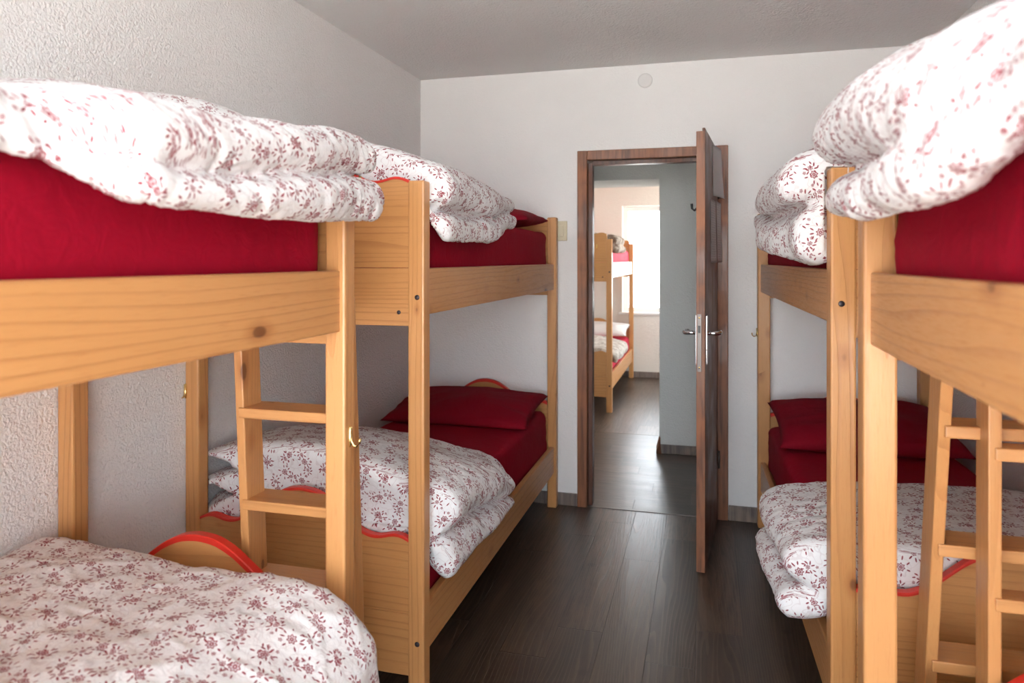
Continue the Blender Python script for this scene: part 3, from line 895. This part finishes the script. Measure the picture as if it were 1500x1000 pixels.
# lower left by the door: stacked in three at the wall, drooping to the aisle
D1 = [(.45, .604), (.80, .604), (.895, .625), (.74, .666), (.74, .672), (.895, .705), (.73, .750), (.73, .756), (.885, .800), (.72, .845), (.45, .862), (.2, .815), (.02, .752), (-.065, .700), (-.070, .625), (-.01, .566), (.01, .555), (-.04, .545), (-.070, .470), (-.03, .425), (.03, .47), (.10, .602)]
D0 = [(x, z - .035 if z < .63 and x > .09 else z) for x, z in D1]
D2 = [(.45, .604), (.80, .604), (.89, .62), (.78, .650), (.78, .655), (.89, .68), (.77, .705), (.77, .711), (.88, .745), (.72, .785), (.45, .80), (.2, .765), (.02, .715), (-.085, .655), (-.085, .580), (-.01, .530), (.0, .520), (-.05, .510), (-.080, .450), (-.03, .420), (.03, .47), (.10, .602)]
D3 = [(.45, .604), (.80, .604), (.88, .615), (.85, .630), (.85, .635), (.88, .65), (.84, .665), (.84, .670), (.87, .685), (.72, .695), (.45, .70), (.2, .685), (.04, .650), (-.050, .575), (-.085, .520), (-.04, .490), (-.03, .482), (-.065, .475), (-.080, .450), (-.04, .435), (.03, .48), (.10, .602)]
duvet(bed_lf, -1, [(2.222, D0), (2.29, D1), (2.45, D1), (2.70, D2), (2.92, D3), (2.96, D3)], 'floral duvet folded in three on the lower left bunk by the door', 4, 2.134, edge=roll_edge(-1, .3), bend=past_post(2.17))

# upper right, nearest
F0 = [(.85, 1.675), (.55, 1.672), (.25, 1.672), (.08, 1.668), (.02, 1.655), (-.010, 1.630), (-.030, 1.632), (-.038, 1.645), (-.038, 1.655), (-.038, 1.663), (-.040, 1.690), (-.02, 1.725), (.02, 1.755), (.12, 1.785), (.30, 1.82), (.5, 1.84), (.72, 1.80), (.85, 1.74)]
F1a = [(.85, 1.675), (.55, 1.672), (.25, 1.670), (.05, 1.650), (-.010, 1.590), (-.055, 1.570), (-.092, 1.590), (-.096, 1.630), (-.090, 1.641), (-.090, 1.650), (-.098, 1.665), (-.105, 1.705), (-.070, 1.755), (.02, 1.795), (.18, 1.83), (.4, 1.86), (.68, 1.84), (.85, 1.76)]
F1 = [(.85, 1.675), (.55, 1.672), (.25, 1.670), (.05, 1.650), (-.010, 1.590), (-.055, 1.568), (-.095, 1.590), (-.085, 1.640), (-.02, 1.664), (-.02, 1.670), (-.078, 1.685), (-.112, 1.735), (-.075, 1.800), (.01, 1.85), (.12, 1.895), (.35, 1.92), (.68, 1.88), (.85, 1.78)]
F2 = [(.85, 1.675), (.55, 1.672), (.25, 1.670), (.05, 1.650), (-.005, 1.605), (-.045, 1.590), (-.078, 1.612), (-.065, 1.658), (.0, 1.690), (.0, 1.698), (-.070, 1.705), (-.102, 1.755), (-.070, 1.825), (.01, 1.890), (.12, 1.94), (.4, 1.965), (.68, 1.91), (.85, 1.78)]
duvet(bed_fr, 1, [(.35, F0), (.74, F0), (.95, F1a), (1.32, F1), (1.58, F2), (1.64, F2)], 'large floral duvet rolled on the upper bunk nearest on the right, at the picture edge', 5, -.44, amp=.006, pucker=.008, cap=.06, edge=roll_edge(1), bend=over_end(1.57, -1, -.44))

# upper right by the door
G1 = [(x - .045, z - (.045 if z < 1.66 else 0)) for x, z in upper_fold(-.02, -.02)]
G1 = [(min(x, .82), z) for x, z in G1]
G0 = list(G1); G0[3:8] = [(.042, 1.60), (.030, 1.515), (-.020, 1.488), (-.072, 1.520), (-.085, 1.605)]
G2 = [(x - .005, z + (.02 if z < 1.66 else 0)) for x, z in G1]
G3 = [(min(x, .82) - .06, z - .005) for x, z in B3]
duvet(bed_rf, 1, [(2.235, G0), (2.32, G0), (2.55, G1), (2.80, G2), (3.20, G3), (3.24, G3)], 'floral duvet folded on the upper far right bunk, half hidden by the nearer duvet', 6, 2.134, edge=roll_edge(1))

# lower right by the door
K1 = [(.45, .600), (.78, .600), (.84, .625), (.80, .645), (.80, .650), (.84, .665), (.79, .68), (.79, .685), (.83, .70), (.72, .712), (.45, .712), (.2, .702), (.0, .680), (-.085, .645), (-.105, .585), (-.04, .535), (-.03, .525), (-.09, .520), (-.125, .475), (-.085, .435), (.02, .46), (.10, .598)]
K0 = [(x, z - .035 if z < .63 and x > .09 else z) for x, z in K1]
K2 = [(x - (.02 if x < .1 else 0), z) for x, z in K1]
duvet(bed_rf, 1, [(2.226, K0), (2.29, K1), (2.55, K2), (2.78, K2)], 'floral duvet folded flat on the lower far right bunk, drooping over its side rail', 7, 2.134, edge=roll_edge(1, .3), bend=past_post(2.17))

# far room
R1 = [(.83, 1.63), (.5, 1.625), (.1, 1.628), (.02, 1.58), (-.04, 1.57), (-.07, 1.61), (-.03, 1.645), (.02, 1.65), (.02, 1.655), (-.05, 1.665), (-.06, 1.71), (.0, 1.745), (.15, 1.765), (.35, 1.79), (.6, 1.79), (.83, 1.72)]
duvet(bed_far, -1, [(7.10, R1), (7.6, R1)], 'mottled brown fur blanket folded on the upper bunk of the far room', 8, 6.985, amp=.012, pucker=.008, voxel=.016, name='fur_blanket', mat='fur_brown', cat='blanket', group='far room blankets')
R2 = [(.83, .545), (.5, .542), (.08, .542), (.02, .50), (-.02, .47), (-.045, .50), (-.04, .56), (.02, .60), (.2, .625), (.5, .64), (.83, .62)]
duvet(bed_far, -1, [(7.10, R2), (8.05, R2)], 'grey brown fleece blanket spread on the lower bunk of the far room', 9, 6.985, amp=.012, pucker=.006, voxel=.016, name='fleece_blanket', mat='fur_grey', cat='blanket', group='far room blankets')

# ------------------------------------------------------------------ soft things rest on, not in, what carries them
from mathutils.bvhtree import BVHTree
def tree_of(roots):
    bpy.context.view_layer.update()
    vs, ps = [], []
    for r in roots:
        for o in [r] + list(r.children_recursive):
            if o.type != 'MESH': continue
            b = len(vs); mw = o.matrix_world
            vs.extend(mw @ v.co for v in o.data.vertices)
            ps.extend(tuple(b + i for i in p.vertices) for p in o.data.polygons)
    return BVHTree.FromPolygons(vs, ps)
def settle(o, roots, gap=.004, it=3, reach=.09):
    for r in roots:
        tr = tree_of([r])
        mw = o.matrix_world; iv = mw.inverted()
        for _ in range(it):
            for v in o.data.vertices:
                p = mw @ v.co
                q, nrm, idx, dist = tr.find_nearest(p, reach)
                if q is None: continue
                if (p - q).dot(nrm) < gap and (dist < gap or (p - q).dot(nrm) < 0):
                    v.co = iv @ (q + nrm * gap)
soft = [o for o in COL.objects if o.name.split('.')[0] in ('duvet', 'pillow', 'fur_blanket', 'fleece_blanket')]
bpy.context.view_layer.update()
def bbox(r):
    P = [o.matrix_world @ Vector(c) for o in [r] + list(r.children_recursive) if o.type == 'MESH' for c in o.bound_box]
    return [(min(p[i] for p in P), max(p[i] for p in P)) for i in range(3)]
beds = [o for o in COL.objects if o.name.startswith('bunk_bed')]
mats = [o for o in COL.objects if o.name.startswith('mattress')]
hit = lambda a, b: all(a[i][0] < b[i][1] and b[i][0] < a[i][1] for i in range(3))
for o in mats:
    settle(o, [b for b in beds if hit(bbox(o), bbox(b))], .002, 2, .05)
for o in soft:
    bo = bbox(o)
    near_m = [m for m in mats if hit(bo, bbox(m))]
    parts = [c for b in beds if hit(bo, bbox(b)) for c in b.children if hit(bo, bbox(c))]
    settle(o, parts, .006, 2, .06)
    settle(o, near_m, .006, 3, .12)
    settle(o, parts, .006, 2, .05)

def untangle(o, roots, rounds=14, step=.004):
    for r in roots:
        q = r
        tr = BVHTree.FromPolygons([q.matrix_world @ v.co for v in q.data.vertices], [tuple(p.vertices) for p in q.data.polygons])
        nr = [(q.matrix_world.to_3x3() @ p.normal).normalized() for p in q.data.polygons]
        mw = o.matrix_world; iv = mw.inverted()
        pol = [tuple(p.vertices) for p in o.data.polygons]
        for _ in range(rounds):
            mine = BVHTree.FromPolygons([mw @ v.co for v in o.data.vertices], pol)
            hits = mine.overlap(tr)
            if not hits: break
            mv = {}
            for a, b in hits:
                for i in pol[a]: mv.setdefault(i, []).append(nr[b])
            for i, ns in mv.items():
                d = sum(ns, Vector())
                if d.length < 1e-4: continue
                o.data.vertices[i].co = iv @ (mw @ o.data.vertices[i].co + d.normalized() * step)
for o in soft:
    bo = bbox(o)
    parts = []
    for b in beds:
        if hit(bo, bbox(b)):
            parts += [c for c in b.children_recursive if c.type == 'MESH' and hit(bo, [(min(v), max(v)) for v in zip(*[c.matrix_world @ Vector(k) for k in c.bound_box])])]
    for _ in range(2):
        untangle(o, parts)
        untangle(o, [m for m in mats if hit(bo, bbox(m))])

# ------------------------------------------------------------------ papers on the door leaf
tag(paper(.385, .165, 1.835, 2.105, 'plain_paper', (.001, .030, .004, .046)), 'large blank paper pinned at the top of the open door', 'paper')
tag(paper(.505, .300, 1.485, 1.810, 'paper', (.001, .010, .002, .016)), 'printed paper sheet on the door, nearer its free edge', 'paper', 'printed sheets on the door')
tag(paper(.275, .065, 1.485, 1.815, 'paper', (.012, .020, .018, .028)), 'printed paper sheet on the door, nearer its hinges', 'paper', 'printed sheets on the door')

# ------------------------------------------------------------------ daylight
W = bpy.data.worlds.new('daylight'); S.world = W; W.use_nodes = True
wt = W.node_tree; bg = wt.nodes['Background']
tc = wt.nodes.new('ShaderNodeTexCoord'); sp = wt.nodes.new('ShaderNodeSeparateXYZ'); wt.links.new(tc.outputs['Generated'], sp.inputs[0])
mr = wt.nodes.new('ShaderNodeMapRange'); mr.inputs[1].default_value = -.12; mr.inputs[2].default_value = .10; wt.links.new(sp.outputs[2], mr.inputs[0])
wm = wt.nodes.new('ShaderNodeMix'); wm.data_type = 'RGBA'; wt.links.new(mr.outputs[0], wm.inputs[0])
wm.inputs[6].default_value = (1.28, 1.23, 1.17, 1)      # sunlit ground outside
wm.inputs[7].default_value = (.94, 1.00, 1.08, 1)        # hazy sky
wt.links.new(wm.outputs[2], bg.inputs[0]); bg.inputs[1].default_value = 12.5
def portal(name, loc, rot, sx, sy):
    l = bpy.data.lights.new(name, 'AREA'); l.shape = 'RECTANGLE'; l.size = sx; l.size_y = sy
    l.cycles.is_portal = True
    o = bpy.data.objects.new(name, l); COL.objects.link(o); o.location = loc; o.rotation_euler = rot
portal('daylight_portal', ((WX0 + WX1) / 2, YF - .21, (WZ0 + WZ1) / 2), (PI / 2, 0, PI), WX1 - WX0, WZ1 - WZ0)
portal('daylight_portal', (1.71, 7.8, 1.51), (PI / 2, 0, PI / 2), 1.7, 1.38)  # portal at the added far-room window
portal('daylight_portal', (.0525, FY1 + .31, 1.5), (-PI / 2, 0, PI), 2.195, 1.365)

# ------------------------------------------------------------------ camera
cd = bpy.data.cameras.new('camera'); cam = bpy.data.objects.new('camera', cd); COL.objects.link(cam)
cam.location = (0, 0, 1.5); cam.rotation_euler = (PI / 2, 0, math.atan(285 / 1045.))
cd.sensor_width = 36; cd.lens = 36 * 1045 / 1500.; cd.shift_y = -120 / 1500.
cd.clip_start = .02
cd.dof.use_dof = True; cd.dof.focus_distance = 2.7; cd.dof.aperture_fstop = 3.2
S.camera = cam
S.view_settings.view_transform = 'Standard'; S.view_settings.look = 'None'
S.view_settings.gamma = 1; S.view_settings.use_curve_mapping = False
S.view_settings.exposure = -0.06
S.cycles.use_denoising = True
S.cycles.max_bounces = 14; S.cycles.diffuse_bounces = 8; S.cycles.glossy_bounces = 5; S.cycles.transparent_max_bounces = 12
S.cycles.sample_clamp_indirect = 8
